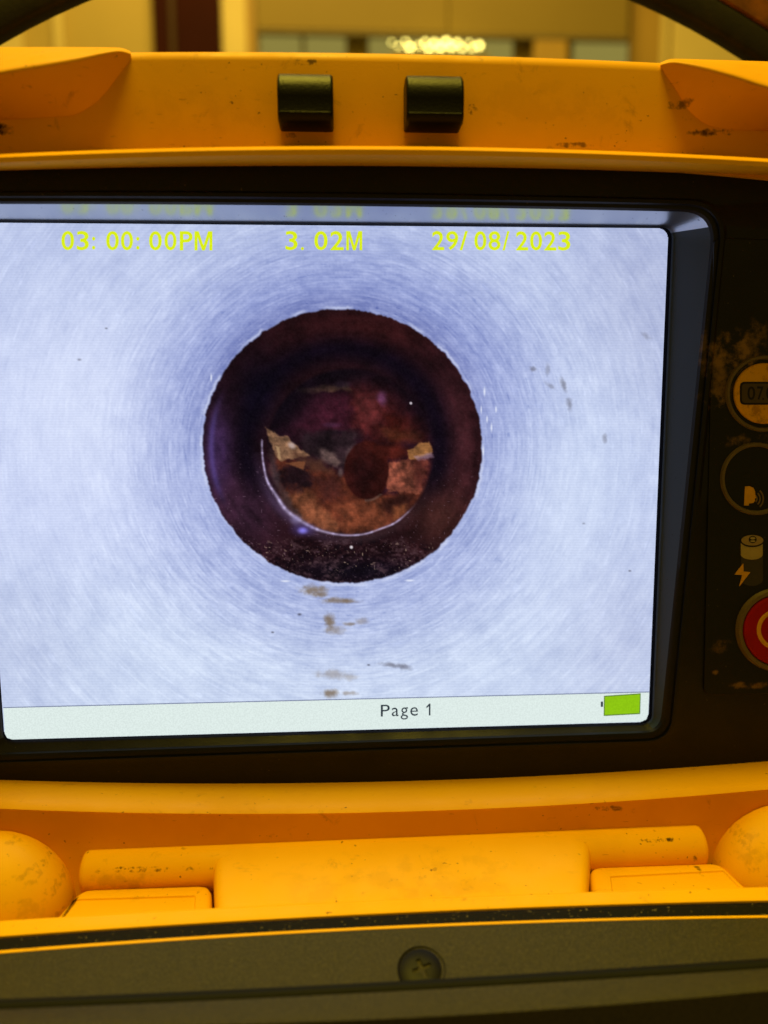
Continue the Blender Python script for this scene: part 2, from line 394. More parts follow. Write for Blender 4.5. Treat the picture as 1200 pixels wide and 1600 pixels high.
# yellow hood: lip all round the bezel
Yl = lambda f: (lambda x, y: f[0] + (y - 240) / 1020 * (f[1] - f[0]))
H0 = loop(hood_c, (90, 90, 90, 90), lambda x, y: Yb_(x, y) + .003, bow=(18, 8, 26, 8))
H1 = loop(hood_c, (90, 90, 90, 90), lambda x, y: Yb_(x, y) - .0003, bow=(18, 8, 26, 8))
lip = [(-190, 277), (1390, 284), (1390, 1206), (-190, 1240)]
H2a = loop([(-172, 269.5), (1370, 279.5), (1362, 1190), (-165, 1226)], (95, 95, 95, 95), Yl((-.0140, -.0090)), bow=(21, 8, 30, 8))
H2b = loop([(-186, 267.5), (1384, 276.5), (1385, 1201), (-186, 1239)], (100, 100, 100, 100), Yl((-.0195, -.0145)), bow=(25, 8, 34, 8))
H2c = loop([(-192, 265), (1390, 273), (1392, 1208), (-192, 1247)], (105, 105, 105, 105), Yl((-.0222, -.0165)), bow=(27, 8, 36, 8))
H3 = loop([(-196, 257), (1394, 266), (1397, 1213), (-197, 1253)], (105, 105, 105, 105), Yl((-.0222, -.0172)), bow=(28, 8, 36, 8))
H4 = loop([(-198, 252), (1396, 261), (1400, 1217), (-199, 1257)], (105, 105, 105, 105), Yl((-.0205, -.0165)), bow=(28, 8, 36, 8))
H5 = loop([(-198, 252), (1396, 261), (1400, 1290), (-199, 1340)], (105, 105, 105, 105), Yl((-.0090, -.0157)), bow=(28, 8, 34, 8))
H6 = loop([(-198, 252), (1396, 261), (1400, 1420), (-199, 1450)], (105, 105, 105, 105), Yl((.0300, -.0120)), bow=(28, 8, 30, 8))
Vh, Fh = loft([H0, H1, H2a, H2b, H2c, H3, H4, H5, H6])
hood = mesh_obj('hood', Vh, Fh, M_yel, mon, 50)

# top band: the flat yellow front above the lip
xs = np.linspace(-230, 1430, 70)
TOPE = [(200, 81), (600, 83), (1040, 98)]
def off(e, d): return [(x, y + d) for x, y in e]
YT = -.0102
b0 = row([(0, 262), (600, 246), (1200, 280)], YT, xs)
b1 = row(off(TOPE, 14), YT, xs); b2 = row(off(TOPE, 8), YT + .0002, xs); b3 = row(off(TOPE, 3.5), YT + .0008, xs)
b4 = row(off(TOPE, 1), YT + .0017, xs); b5 = shift(b4, .0012, .0002); b6 = shift(b4, .034, -.002)
b7 = shift(b0, .044, 0)
Vt, Ft = sweep([b0, b1, b2, b3, b4, b5, b6, b7])
mesh_obj('top_band', Vt, Ft, M_yel, hood, 50)
# back shell of the lid
sx = np.linspace(-225, 1425, 30)
s0 = shift(row([(0, 262), (600, 246), (1200, 280)], YT, sx), .030); s1 = shift(s0, .010)
s2 = shift(row([(0, 1300), (600, 1290), (1200, 1260)], -.008, sx), .044); s3 = shift(row([(0, 1300), (600, 1290), (1200, 1260)], -.008, sx), .024)
Vs, Fs = sweep([s0, s1, s2, s3]); bevel(mesh_obj('back_shell', Vs, Fs, M_yel, hood, 40), .004)

# corner lugs on the top band
def lug(cols):
    L = []
    for (sx_, sy), (cx, cy, cY), (bx_, by) in cols:
        P0 = np.array(at(sx_, sy, YT + .006)); P1 = np.array(at(sx_, sy + .5, YT + .001)); C = np.array(at(cx, cy, YT + (cY - YT) * .62)); B = np.array(at(bx_, by, YT - .0001)); Bi = np.array(at(bx_, by, YT + .006))
        up = bez(P1, P1 * .25 + C * .75, C, 5)
        # round the crest, then run down the front face
        a_ = C + (P1 - C) * .16; d_ = C + (B - C) * .10
        line = [P0, P1] + [P1 + (a_ - P1) * t for t in (.35, .7)] + bez(a_, C, d_, 7) + [d_ + (B - d_) * t for t in (.25, .5, .75, .93)] + [B, Bi]
        L.append([Vector(p) for p in line])
    V, F = loft(L, True, True, closed=False)
    return V, F
def smooth_cols(cols, n=36):
    arr = np.array([[*a, *b, *c] for a, b, c in cols], float); t = np.arange(len(arr)); tt = np.linspace(0, len(arr) - 1, n)
    out = []
    for q in tt:
        i = min(int(q), len(arr) - 2); f = q - i
        p0 = arr[max(i - 1, 0)]; p1 = arr[i]; p2 = arr[i + 1]; p3 = arr[min(i + 2, len(arr) - 1)]
        v = .5 * ((2 * p1) + (-p0 + p2) * f + (2 * p0 - 5 * p1 + 4 * p2 - p3) * f * f + (-p0 + 3 * p1 - 3 * p2 + p3) * f ** 3)
        out.append((tuple(v[:2]), tuple(v[2:5]), tuple(v[5:])))
    return out
left = [((-215, 74), (-215, 150, -.034), (-215, 198)), ((-120, 73), (-120, 135, -.031), (-120, 193)), ((0, 73.5), (0, 111, -.0265), (0, 187)), ((60, 73.5), (62, 100, -.0235), (75, 183)),
        ((120, 73.5), (115, 91, -.020), (120, 178)), ((170, 74), (160, 82, -.0165), (155, 155)), ((190, 75), (186, 79, -.0135), (182, 122)), ((204, 80), (204, 84, -.0106), (205, 92))]
right = [((1032, 98), (1032, 101, -.0106), (1034, 108)), ((1046, 92.5), (1050, 96.5, -.0135), (1056, 140)), ((1066, 92), (1072, 98, -.0165), (1076, 172)), ((1100, 93), (1104, 104, -.020), (1108, 196)),
         ((1150, 94.5), (1150, 117, -.0235), (1150, 203)), ((1200, 96), (1200, 134, -.0265), (1200, 205)), ((1300, 99), (1300, 160, -.031), (1300, 214)), ((1410, 103), (1410, 185, -.034), (1410, 222))]
for cols, lab in ((left, 'left end lug of the top band'), (right, 'right end lug of the top band')):
    V, F = lug(smooth_cols(cols)); mesh_obj('corner_lug', V, F, M_yel, hood, 50)['label'] = lab

# two black rubber bumpers on the band
def bumper(px0, px1, py0, py1, lab):
    tl, br = at(px0, py0, YT - .007), at(px1, py1, YT - .007)
    x0, x1, z1, z0 = tl.x, br.x, tl.z, br.z; h = z1 - z0
    prof = [(YT + .001, z1 - .0006), (YT - .0030, z1), (YT - .0050, z1 - h * .05), (YT - .0066, z1 - h * .18), (YT - .0074, z1 - h * .36), (YT - .0076, z1 - h * .55), (YT - .0072, z1 - h * .80),
            (YT - .0074, z1 - h * .84), (YT - .0068, z1 - h * .95), (YT - .0056, z0), (YT + .001, z0 + .0004)]
    rows = []
    for y, z in prof: rows.append([Vector((x, y, z)) for x in np.linspace(x0, x1, 6)])
    V, F = sweep(rows); o = mesh_obj('bumper', V, F, M_rub, hood, 50); bevel(o, .0015, 4, 60); o['label'] = lab
bumper(432, 521, 104, 190, 'left rubber bumper'); bumper(635, 725, 107, 192, 'right rubber bumper, cut square at its right edge')

# ---------------------------------------------------------------- the display picture
def vnoise(x, y, seed):
    r = np.random.default_rng(seed).random((256, 256))
    xi = np.floor(x).astype(int); yi = np.floor(y).astype(int); fx = x - xi; fy = y - yi
    fx = fx * fx * (3 - 2 * fx); fy = fy * fy * (3 - 2 * fy)
    g = lambda a, b: r[a % 256, b % 256]
    return (g(xi, yi) * (1 - fx) + g(xi + 1, yi) * fx) * (1 - fy) + (g(xi, yi + 1) * (1 - fx) + g(xi + 1, yi + 1) * fx) * fy
def fbm(x, y, seed, o=4):
    s = 0; a = .5; t = 0
    for i in range(o):
        s = s + a * vnoise(x * 2 ** i, y * 2 ** i, seed + i); t += a; a *= .55
    return s / t
def sst(v, a, b):
    t = np.clip((v - a) / (b - a), 0, 1); return t * t * (3 - 2 * t)
def inpoly(x, y, poly):
    m = np.zeros(x.shape, bool); n = len(poly)
    for i in range(n):
        x1, y1 = poly[i]; x2, y2 = poly[(i + 1) % n]
        c = ((y1 > y) != (y2 > y)) & (x < (x2 - x1) * (y - y1) / ((y2 - y1) + 1e-9) + x1)
        m ^= c
    return m
def polysd(x, y, poly):
    d = np.full(x.shape, 1e9); n = len(poly)
    for i in range(n):
        ax, ay = poly[i]; bx_, by = poly[(i + 1) % n]; ex, ey = bx_ - ax, by - ay
        t = np.clip(((x - ax) * ex + (y - ay) * ey) / (ex * ex + ey * ey + 1e-9), 0, 1)
        d = np.minimum(d, np.hypot(x - ax - t * ex, y - ay - t * ey))
    return np.where(inpoly(x, y, poly), -d, d)
def paint(x, y):
    C = np.zeros(x.shape + (3,))
    x_, y_ = x, y; xr, yc = x[x.shape[0] // 2], y[:, x.shape[1] // 2]
    def win_(x0, x1, y0, y1):
        j = np.where((xr > x0 - 30) & (xr < x1 + 30))[0]; i = np.where((yc > y0 - 30) & (yc < y1 + 30))[0]
        if len(i) == 0 or len(j) == 0: return None
        return (slice(i[0], i[-1] + 1), slice(j[0], j[-1] + 1))
    def over(col, m, w=None):
        nonlocal C
        col = np.asarray(col, float)
        if w is None: C = C * (1 - m[..., None]) + col * m[..., None]
        else: C[w] = C[w] * (1 - m[..., None]) + col * m[..., None]
    def blob(cx, cy, rx, ry, col, k=1.0, soft=.6, rot=0, nz=0.0, sc=12., seed=50):
        w = win_(cx - 1.6 * max(rx, ry) - 4, cx + 1.6 * max(rx, ry) + 4, cy - 1.6 * max(rx, ry) - 4, cy + 1.6 * max(rx, ry) + 4)
        if w is None: return
        x, y = x_[w], y_[w]
        ca, sa = math.cos(rot), math.sin(rot); u = ((x - cx) * ca + (y - cy) * sa) / rx; v = (-(x - cx) * sa + (y - cy) * ca) / ry
        d = np.hypot(u, v)
        if nz: d = d + (fbm(x / sc, y / sc, seed) - .5) * nz
        over(col, k * (1 - sst(d, 1 - soft, 1 + soft * .3)), w)
    def poly(p, col, k=1.0, soft=3., nz=0., sc=10., seed=60, vary=0., hard=0):
        q = np.array(p); w = win_(q[:, 0].min() - 30, q[:, 0].max() + 30, q[:, 1].min() - 30, q[:, 1].max() + 30)
        x, y = x_[w], y_[w]
        soft = soft * (.8 if hard else 1.5); d = polysd(x, y, p) + (fbm(x / 14, y / 14, seed + 3) - .5) * (7 if hard else 9)
        if nz: d = d + (fbm(x / sc, y / sc, seed) - .5) * nz
        c = np.asarray(col, float)
        if vary: c = c * (1 + vary * (fbm(x / 7, y / 7, seed + 9)[..., None] - .5) * 2)
        over(c, k * (1 - sst(d, -soft, soft)), w)
    cx, cy = 535., 697.
    dx, dy = x - cx, y - cy; r = np.hypot(dx, dy); th = np.arctan2(dy, dx)
    # white pipe wall
    near = 1 - sst(r, 225, 400)
    C[:] = (197, 208, 241)
    over((207, 217, 249), .85 * np.exp(-((x - 130) / 240) ** 2 - ((y - 690) / 330) ** 2))
    over((206, 219, 244), .9 * sst(y, 780, 1050))
    over((178, 190, 226), .55 * (1 - sst(y, 360, 640)))
    over((170, 178, 212), .6 * np.exp(-((x - 1010) / 120) ** 2 - ((y - 480) / 230) ** 2))
    over((200, 214, 244), .7 * np.exp(-((x - 900) / 150) ** 2 - ((y - 760) / 200) ** 2))
    over((172, 182, 218), .45 * np.exp(-((x - 20) / 110) ** 2 - ((y - 1010) / 130) ** 2))
    over((180, 188, 222), .5 * np.exp(-((x - 980) / 110) ** 2 - ((y - 1000) / 160) ** 2))
    over((138, 150, 206), .85 * near * (0.6 + .4 * sst(-dy, -120, 160)))
    over((118, 128, 184), .65 * (1 - sst(r, 215, 262)) * sst(-dy, -60, 180))
    # swirl of brushed streaks round the bore
    tt = th * 1.0
    per = 2 * math.pi
    def ring_noise(fr, ft, seed):                           # noise in polar space, wrapped at +-pi
        u = (tt + math.pi) / per
        a = vnoise(r / fr + u * 2.0, u * ft, seed); b = vnoise(r / fr + (u - 1) * 2.0, (u - 1) * ft, seed)
        w = sst(u, .92, 1.0); return a * (1 - w) + b * w
    rr = r * (1 + .02 * np.sin(tt * 3 + 1))
    near2 = (1 - sst(r, 260, 430))
    s1 = (ring_noise(2.6, 40, 11) - .5) * (.55 + .6 * near2); s2 = (ring_noise(5, 110, 12) - .5) * .8; s3 = ring_noise(14, 80, 13) - .5; s4 = ring_noise(2.6, 170, 14) - .5 + .8 * (vnoise(x / 3.2, y / 3.2, 15) - .5)
    amp = 12 + 11 * (1 - sst(r, 230, 480))
    C += ((s1 * .8 + s2 * .8 + s4 * .6) * amp + s3 * 7)[..., None] * np.array([1.05, 1.0, .72])
    spk = ring_noise(4.5, 120, 17); C += (sst(spk, .80, 1.0) * 9 * sst(r, 225, 300))[..., None]
    spk = ring_noise(3.5, 90, 18); C -= (sst(spk, .90, 1.0) * 26 * (1 - sst(r, 250, 420)))[..., None] * np.array([1, .9, .6])
    C += ((fbm(x / 30, y / 30, 21) - .5) * 22)[..., None] * np.array([1, .95, .7])
    # stains and specks on the pipe
    br = (120, 100, 78)
    for (a, b, c_, d_, k) in ((492, 922, 26, 9, .75), (500, 929, 12, 5, .6), (528, 938, 30, 5, .75), (545, 940, 22, 3, .5), (515, 970, 9, 15, .8), (523, 985, 15, 8, .45), (548, 975, 12, 3, .6), (565, 970, 10, 6, .35),
                             (520, 1054, 26, 8, .35), (548, 1058, 12, 6, .3), (517, 1083, 16, 7, .75), (545, 1083, 14, 4, .45)):
        blob(a, b, c_, d_, br, k, .9, 0, 1.1, 7., int(a + b))
    for (a, b, c_, d_, k, ro) in ((612, 1039, 24, 4, .6, .1), (630, 1042, 14, 5, .45, .2), (860, 603, 12, 4, .45, .6), (880, 600, 5, 14, .6, -.35), (890, 632, 5, 12, .65, -.25), (832, 577, 6, 5, .6, 0), (856, 577, 4, 12, .35, 0), (945, 685, 4, 8, .5, 0), (1010, 525, 10, 5, .3, .7)):
        blob(a, b, c_, d_, (98, 98, 112), k, .9, ro, 1.0, 6., int(a))
    for (a, b, s_) in ((468, 960, 4), (426, 988, 3), (124, 562, 4), (166, 513, 3), (912, 818, 3), (984, 892, 3), (576, 1039, 3), ):
        blob(a, b, s_, s_ * .6, (70, 70, 84), .7, .9)
    for (a, b, c_, d_) in ((757, 612, 2, 9), (761, 655, 2, 7), (768, 668, 2, 9), (752, 640, 1.6, 8), (775, 640, 2, 6), (446, 908, 9, 2), (640, 907, 9, 2), (330, 590, 2, 8), (755, 705, 2, 10)):
        blob(a, b, c_, d_, (240, 244, 255), .75, .9)
    over((222, 230, 252), .45 * np.exp(-((x - 120) / 130) ** 2 - ((y - 640) / 170) ** 2)); over((216, 227, 250), .5 * np.exp(-((x - 880) / 90) ** 2 - ((y - 790) / 150) ** 2))
    # rim light of the bore
    edge = 216 + 4 * np.sin(tt * 2 + .4) * .4 + (vnoise((tt + 4) * 22, tt * 0, 31) - .5) * 2.5 + (vnoise((tt + 4) * 60, tt * 0, 32) - .5) * 1.4
    edge = edge + 5 * np.exp(-((tt + 2.9) / .5) ** 2) * 0 - 3 * np.cos(2 * tt)*(-.5)
    over((214, 220, 244), .6 * np.exp(-((r - edge - 3) / 2.4) ** 2) * sst(vnoise((tt + 4) * 9, tt * 0, 33), .35, .75))
    inside = 1 - sst(r - edge, -1.8, 1.8)
    Cw = C.copy()
    # the bore: dark clay pipe
    C[:] = (33, 15, 19)
    over((50, 20, 20), .8 * np.exp(-((x - 575) / 120) ** 2 - ((y - 520) / 40) ** 2))
    over((70, 46, 92), .85 * np.exp(-((x - 342) / 24) ** 2 - ((y - 705) / 75) ** 2))
    over((66, 40, 62), .7 * np.exp(-((x - 385) / 50) ** 2 - ((y - 800) / 60) ** 2))
    over((62, 30, 34), .8 * np.exp(-((x - 715) / 35) ** 2 - ((y - 690) / 120) ** 2))
    over((62, 34, 30), .8 * np.exp(-((x - 690) / 50) ** 2 - ((y - 810) / 50) ** 2))
    over((14, 9, 20), .9 * np.exp(-((r - 152) / 22) ** 2) * (1 - sst(dy, 30, 110)))
    over((12, 9, 20), .8 * np.exp(-((x - 400) / 40) ** 2 - ((y - 610) / 60) ** 2))
    over((18, 14, 26), .9 * np.exp(-((x - 560) / 110) ** 2 - ((y - 893) / 20) ** 2))
    C *= (1 + .22 * (ring_noise(6, 30, 41) - .5) + .8 * (fbm(x / 26, y / 26, 42) - .5) + .3 * (fbm(x / 7, y / 7, 47) - .5))[..., None]
    deb = sst(y + 14 * (fbm(x / 18, y / 18, 48) - .5) + 10 * np.cos((x - 540) / 70.), 838, 860) * (1 - sst(np.abs(x - 540), 120, 175)); rough = .6 * fbm(x / 15, y / 9, 49) + .4 * fbm(x / 4, y / 3, 46)
    over((88, 64, 70), deb * sst(rough, .44, .76) * .7); over((14, 9, 15), deb * (1 - sst(rough, .28, .52)) * .7)
    g = vnoise(x / 2.6, y / 2.6, 43); over((176, 150, 130), sst(g, .80, .98) * .75 * sst(y, 835, 862) * (1 - sst(y, 880, 905)) * sst(vnoise(x / 16, y / 16, 44), .3, .7))
    g = vnoise(x / 2.8, y / 2.8, 45); over((150, 120, 140), sst(g, .86, 1.) * .4 * sst(y, 640, 800))
    over((96, 80, 160), .5 * np.exp(-((r - 205) / 5) ** 2) * (x < 400) * sst(y, 600, 680) * (1 - sst(y, 740, 800)))
    # inner disc beyond the joint
    ix, iy = 546., 706.; ir = np.hypot(x - ix, (y - iy)); ith = np.arctan2(y - iy, x - ix)
    disc = 1 - sst(ir, 126, 134)
    Co = C.copy(); C[:] = (42, 18, 26)
    poly([(440, 612), (550, 606), (552, 668), (500, 680), (415, 676)], (64, 24, 36), .9, 7, 10, vary=.2)
    poly([(548, 585), (600, 575), (650, 640), (668, 690), (590, 690), (552, 668)], (82, 30, 28), .9, 8, 14, vary=.25)
    poly([(556, 612), (590, 618), (600, 662), (560, 664)], (120, 52, 50), .6, 7, 16)
    poly([(600, 648), (662, 650), (668, 690), (612, 690)], (92, 30, 20), .8, 6, 8)
    blob(597, 622, 10, 14, (168, 96, 150), .8, .8, -.25, .5)
    blob(440, 646, 10, 14, (110, 56, 78), .6, .9)
    blob(519, 664, 18, 5, (90, 50, 80), .6, .8); blob(520, 676, 24, 4, (22, 12, 22), .9, .8)
    poly([(462, 607), (500, 604), (540, 601), (546, 609), (500, 612), (464, 612)], (142, 104, 74), .85, 2.5, 4, vary=.3)
    blob(533, 600, 16, 7, (112, 84, 104), .6, .8, 0, .6)
    poly([(470, 676), (560, 674), (556, 700), (540, 735), (500, 720), (470, 705)], (46, 34, 36), .85, 5, 14, vary=.35)
    poly([(498, 700), (520, 706), (532, 722), (526, 730), (505, 716)], (120, 96, 88), .8, 3, 5, vary=.2)
    poly([(543, 700), (556, 694), (548, 712), (540, 722)], (108, 84, 82), .6, 3, 4)
    poly([(590, 668), (660, 672), (656, 692), (610, 690)], (104, 54, 30), .7, 6, 8)
    # deposits in the invert
    poly([(420, 700), (470, 724), (540, 742), (600, 770), (672, 760), (660, 800), (600, 836), (500, 832), (440, 790)], (98, 46, 28), .95, 6, 18, vary=.3)
    poly([(448, 770), (480, 764), (500, 790), (530, 812), (530, 834), (480, 822), (452, 796)], (150, 88, 56), .85, 6, 16, vary=.25)
    poly([(520, 790), (590, 778), (620, 800), (600, 832), (540, 834)], (140, 74, 46), .8, 7, 16, vary=.25)
    poly([(432, 734), (468, 724), (490, 748), (480, 766), (452, 764), (436, 752)], (22, 14, 20), .85, 7, 26, 12.)
    poly([(488, 746), (530, 744), (536, 778), (505, 784)], (70, 34, 30), .7, 6, 12)
    poly([(592, 790), (620, 770), (645, 776), (640, 800), (605, 806)], (54, 26, 20), .9, 5, 12)
    poly([(598, 722), (650, 714), (668, 722), (664, 768), (606, 772)], (148, 80, 58), .92, 4, 16, vary=.45, hard=1)
    poly([(614, 792), (634, 788), (638, 806), (616, 812)], (150, 84, 48), .8, 4, 6, vary=.2)
    poly([(640, 704), (668, 716), (676, 730), (668, 770), (650, 760)], (92, 40, 34), .7, 5, 6)
    blob(573, 735, 36, 47, (54, 19, 14), 1.0, .09, 0, .10, 16.)
    poly([(570, 692), (620, 690), (640, 700), (636, 714), (600, 722), (590, 720)], (74, 26, 18), 1.0, 5, 6)
    blob(566, 738, 26, 38, (34, 13, 12), .8, .9)
    over((128, 98, 84), .7 * np.exp(-((np.hypot((x - 573) / 36, (y - 735) / 47) - 1) * 22) ** 2) * (y > 772) * (x > 570))
    blob(532, 738, 5, 8, (130, 108, 104), .7, .8)
    poly([(418, 694), (428, 700), (440, 760), (470, 806), (452, 800), (424, 752)], (74, 60, 62), .7, 4, 4)
    C = C * .80 + np.array([4, 2, 4]); vg = sst(ir, 78, 130) * np.clip(.95 - 1.1 * sst(np.cos(ith - 1.5), -.45, .35), 0, 1); over((16, 9, 16), vg * .92); over((14, 10, 18), .75 * np.exp(-((x - 440) / 45) ** 2 - ((y - 630) / 40) ** 2)); over((16, 11, 17), .6 * np.exp(-((x - 520) / 70) ** 2 - ((y - 585) / 16) ** 2)); over((20, 13, 18), .55 * np.exp(-((x - 505) / 45) ** 2 - ((y - 690) / 16) ** 2)); C *= (1 + .9 * (fbm(x / 22, y / 22, 78) - .5) + .6 * (fbm(x / 9, y / 9, 77) - .5))[..., None]
    C = Co * (1 - disc[..., None]) + C * disc[..., None]
    # broken shards and the bright lip of the joint
    poly([(415, 668), (432, 678), (448, 684), (468, 700), (484, 712), (462, 716), (438, 722), (428, 706)], (128, 94, 70), .95, 2.5, 5, vary=.5, hard=1)
    blob(456, 696, 8, 6, (190, 166, 160), .9, .8, .6); poly([(430, 696), (437, 698), (440, 718), (435, 720)], (176, 142, 104), .8, 2, hard=1)
    poly([(460, 708), (500, 720), (520, 738), (490, 736), (466, 722)], (74, 46, 36), .8, 4, 6)
    poly([(444, 724), (478, 720), (474, 734), (462, 728)], (122, 74, 48), .9, 2.5, hard=1)
    poly([(636, 704), (652, 694), (672, 688), (676, 706), (660, 714), (640, 718)], (142, 96, 56), .95, 2.5, 5, vary=.4, hard=1)
    poly([(650, 714), (674, 708), (676, 714), (654, 718)], (160, 130, 150), .6, 2)
    gl = np.hypot((x - 545) / 1.02, y - 703) - 140
    over((96, 78, 118), .5 * np.exp(-(gl / 8) ** 2) * np.exp(-((ith - 2.35) / .55) ** 2)); over((84, 62, 66), .35 * np.exp(-(gl / 7) ** 2) * np.exp(-((ith - 1.3) / .6) ** 2))
    arc = np.exp(-((np.hypot((x - 545) / 1.02, y - 703) - 133 + 2.5 * (vnoise(ith * 5 + 9, ith * 0, 72) - .5)) / (1.6 + 1.8 * np.exp(-((ith - 2.3) / .45) ** 2))) ** 2)
    wl = sst(ith, .62, 1.0) * (1 - sst(ith, 2.0, 2.1) * 0) * (ith > 0) + sst(ith, 3.0, 3.1) * 0
    wl = np.clip(wl, 0, 1); wl = np.where((ith < -3.0), .7, wl)
    wl = wl * (.55 + .45 * vnoise(ith * 30 + 9, ith * 0, 71))
    over((196, 182, 222), np.clip(arc * wl * 1.0, 0, 1))
    blob(473, 828, 22, 12, (84, 70, 150), .5, .95); blob(473, 829, 9, 6, (140, 130, 240), .9, .9); blob(462, 812, 10, 9, (150, 140, 190), .5, .9); blob(549, 855, 3, 3, (230, 224, 230), .9, .6); blob(642, 630, 2.5, 2.5, (220, 210, 220), .9, .6)
    C = Cw * (1 - inside[..., None]) + C * inside[..., None]
    C += (vnoise(x / 1.9, y / 1.9, 81) - .5)[..., None] * 7
    C *= (1 + .018 * np.sin(y * 2 * math.pi / 4.1 + .25 * np.sin(x / 90)))[..., None]
    return np.clip(C, 0, 255)
def emission_attr(name):
    t = NT(name); e = t.n('ShaderNodeEmission'); a = t.n('ShaderNodeAttribute', attribute_name='picture')
    t.l(a.outputs['Color'], e.inputs['Color']); e.inputs['Strength'].default_value = 1.0
    t.l(e.outputs[0], t.t.nodes['Material Output'].inputs['Surface']); return t.m
NX, NY = 900, 675
gx = np.linspace(-W2, W2, NX); gz = np.linspace(H2, -H2, NY)
GX, GZ = np.meshgrid(gx, gz)
P = np.stack([GX, np.zeros_like(GX), GZ], -1)
U, Vv = project(P)
RGB = lin(paint(U, Vv))
idx = np.arange(NX * NY).reshape(NY, NX)
# clip the corners of the panel: drop cells outside the rounded outline
rc = .0026
cxm = (GX[:-1, :-1] + GX[1:, 1:]) / 2; czm = (GZ[:-1, :-1] + GZ[1:, 1:]) / 2
ddx = np.maximum(np.abs(cxm) - (W2 - rc), 0); ddz = np.maximum(np.abs(czm) - (H2 - rc), 0)
keep = (np.hypot(ddx, ddz) <= rc).ravel()
Q = np.stack([idx[:-1, :-1], idx[1:, :-1], idx[1:, 1:], idx[:-1, 1:]], -1).reshape(-1, 4)[keep]
me = bpy.data.meshes.new('screen')
me.vertices.add(NX * NY); me.vertices.foreach_set('co', P.reshape(-1).astype(np.float32))
me.loops.add(Q.size); me.loops.foreach_set('vertex_index', Q.reshape(-1).astype(np.int32))
me.polygons.add(len(Q)); me.polygons.foreach_set('loop_start', (np.arange(len(Q)) * 4).astype(np.int32))
me.update(calc_edges=True)
at_ = me.attributes.new('picture', 'FLOAT_COLOR', 'POINT')
at_.data.foreach_set('color', np.concatenate([RGB.reshape(-1, 3), np.ones((NX * NY, 1))], 1).astype(np.float32).ravel())
screen = link_mesh('screen', me, emission_attr('display_picture'), mon, 0)
screen['label'] = 'lit screen showing the inside of a white pipe with a dark bore'

# status bar and icons on the display
YS = -.00006
def flat(name, poly, mat, lift, parent=screen):
    V = [at(x, y, 0) + Vector((0, -lift, 0)) for x, y in poly]
    return mesh_obj(name, V, [tuple(range(len(V)))], mat, parent, 0)
bl, brr = px_of(-W2, 0, -H2), px_of(W2, 0, -H2)
bar = [(bl[0] - 2, bl[1] - 50), (brr[0] + 1.5, brr[1] - 46.5), (brr[0], brr[1] - 12), (brr[0] - 3, brr[1] - 4), (brr[0] - 12, brr[1] - .2), (bl[0] + 12, bl[1] - .6), (bl[0] + 4, bl[1] - 3), (bl[0] + .3, bl[1] - 10)]
flat('status_bar', bar, make_emit('status_bar_white', (222, 236, 232)), .00006)
flat('status_line', [(bl[0] - 2, bl[1] - 51.2), (brr[0] + 1.5, brr[1] - 47.7), (brr[0] + 1.5, brr[1] - 46.2), (bl[0] - 2, bl[1] - 49.7)], make_emit('status_line_grey', (120, 130, 160)), .00009)
M_green = make_emit('battery_green', (142, 198, 20)); M_ink = make_emit('screen_ink', (48, 58, 66))
flat('battery_icon', [(943.5, 1087), (1001, 1083), (1000, 1115.5), (943, 1118.5)], make_emit('battery_edge', (96, 130, 40)), .00010)
flat('battery_icon', [(945, 1088.5), (999.5, 1084.7), (998.5, 1113.6), (944.5, 1116.6)], M_green, .00014)
flat('battery_icon', [(938.5, 1096), (942, 1095.7), (942, 1104), (938.5, 1104.4)], M_ink, .00012)

def glyph(ch, offset):
    if ch == 'M':
        v = [(0, 0), (.17, 0), (.17, .68), (.42, 0), (.58, 0), (.83, .68), (.83, 0), (1, 0), (1, 1), (.76, 1), (.5, .26), (.24, 1), (0, 1)]
        return np.array(v), [(0, 1, 2, 11, 12), (11, 2, 3, 10), (10, 3, 4), (10, 4, 5, 9), (9, 5, 6, 7, 8)]
    if ch == '1':
        v = [(.62, 0), (1, 0), (1, 1), (.70, 1), (0, .74), (0, .60), (.62, .78)]
        return np.array(v), [(0, 1, 2, 6), (6, 2, 3), (6, 3, 4, 5)]
    cu = bpy.data.curves.new('g', 'FONT'); cu.body = ch; cu.size = 1.0; cu.offset = offset; cu.resolution_u = 4; cu.fill_mode = 'FRONT'
    o = bpy.data.objects.new('g', cu); scn.collection.objects.link(o)
    dg = bpy.context.evaluated_depsgraph_get(); dg.update()
    m = bpy.data.meshes.new_from_object(o.evaluated_get(dg))
    v = np.array([p.co[:2] for p in m.vertices]); f = [tuple(p.vertices) for p in m.polygons]
    bpy.data.objects.remove(o); bpy.data.meshes.remove(m)
    return v, f
GC = {}
def text(name, chars, mat, lift, offset, slope=0.0, parent=screen, Yf=None):
    V = []; F = []
    for ch, x0, x1, y0, y1 in chars:
        if (ch, offset) not in GC: GC[(ch, offset)] = glyph(ch, offset)
        v, f = GC[(ch, offset)]; mn, mx = v.min(0), v.max(0); b = len(V)
        for q in (v - mn) / (mx - mn):
            x = x0 + (x1 - x0) * q[0]; y = y1 + (y0 - y1) * q[1] + slope * (x - chars[0][1])
            V.append(at(x, y, Yf(x, y) if Yf else 0) + Vector((0, -lift, 0)))
        F += [tuple(i + b for i in t) for t in f]
    return mesh_obj(name, V, F, mat, parent, 0)
M_ytext = make_emit('overlay_yellow', (222, 240, 26), .98)
T, B = 361, 391
def cap(ch, x0, x1): return (ch, x0, x1, T, B)
def col(x): return (':', x, x + 5, T + 9, B - 1)
text('time_text', [cap('0', 96, 116), cap('3', 120, 139), col(144), cap('0', 166, 186), cap('0', 189, 208), col(213), cap('0', 233, 253), cap('0', 257, 276), cap('P', 281, 301), cap('M', 304, 332)], M_ytext, .00008, .014, .002)
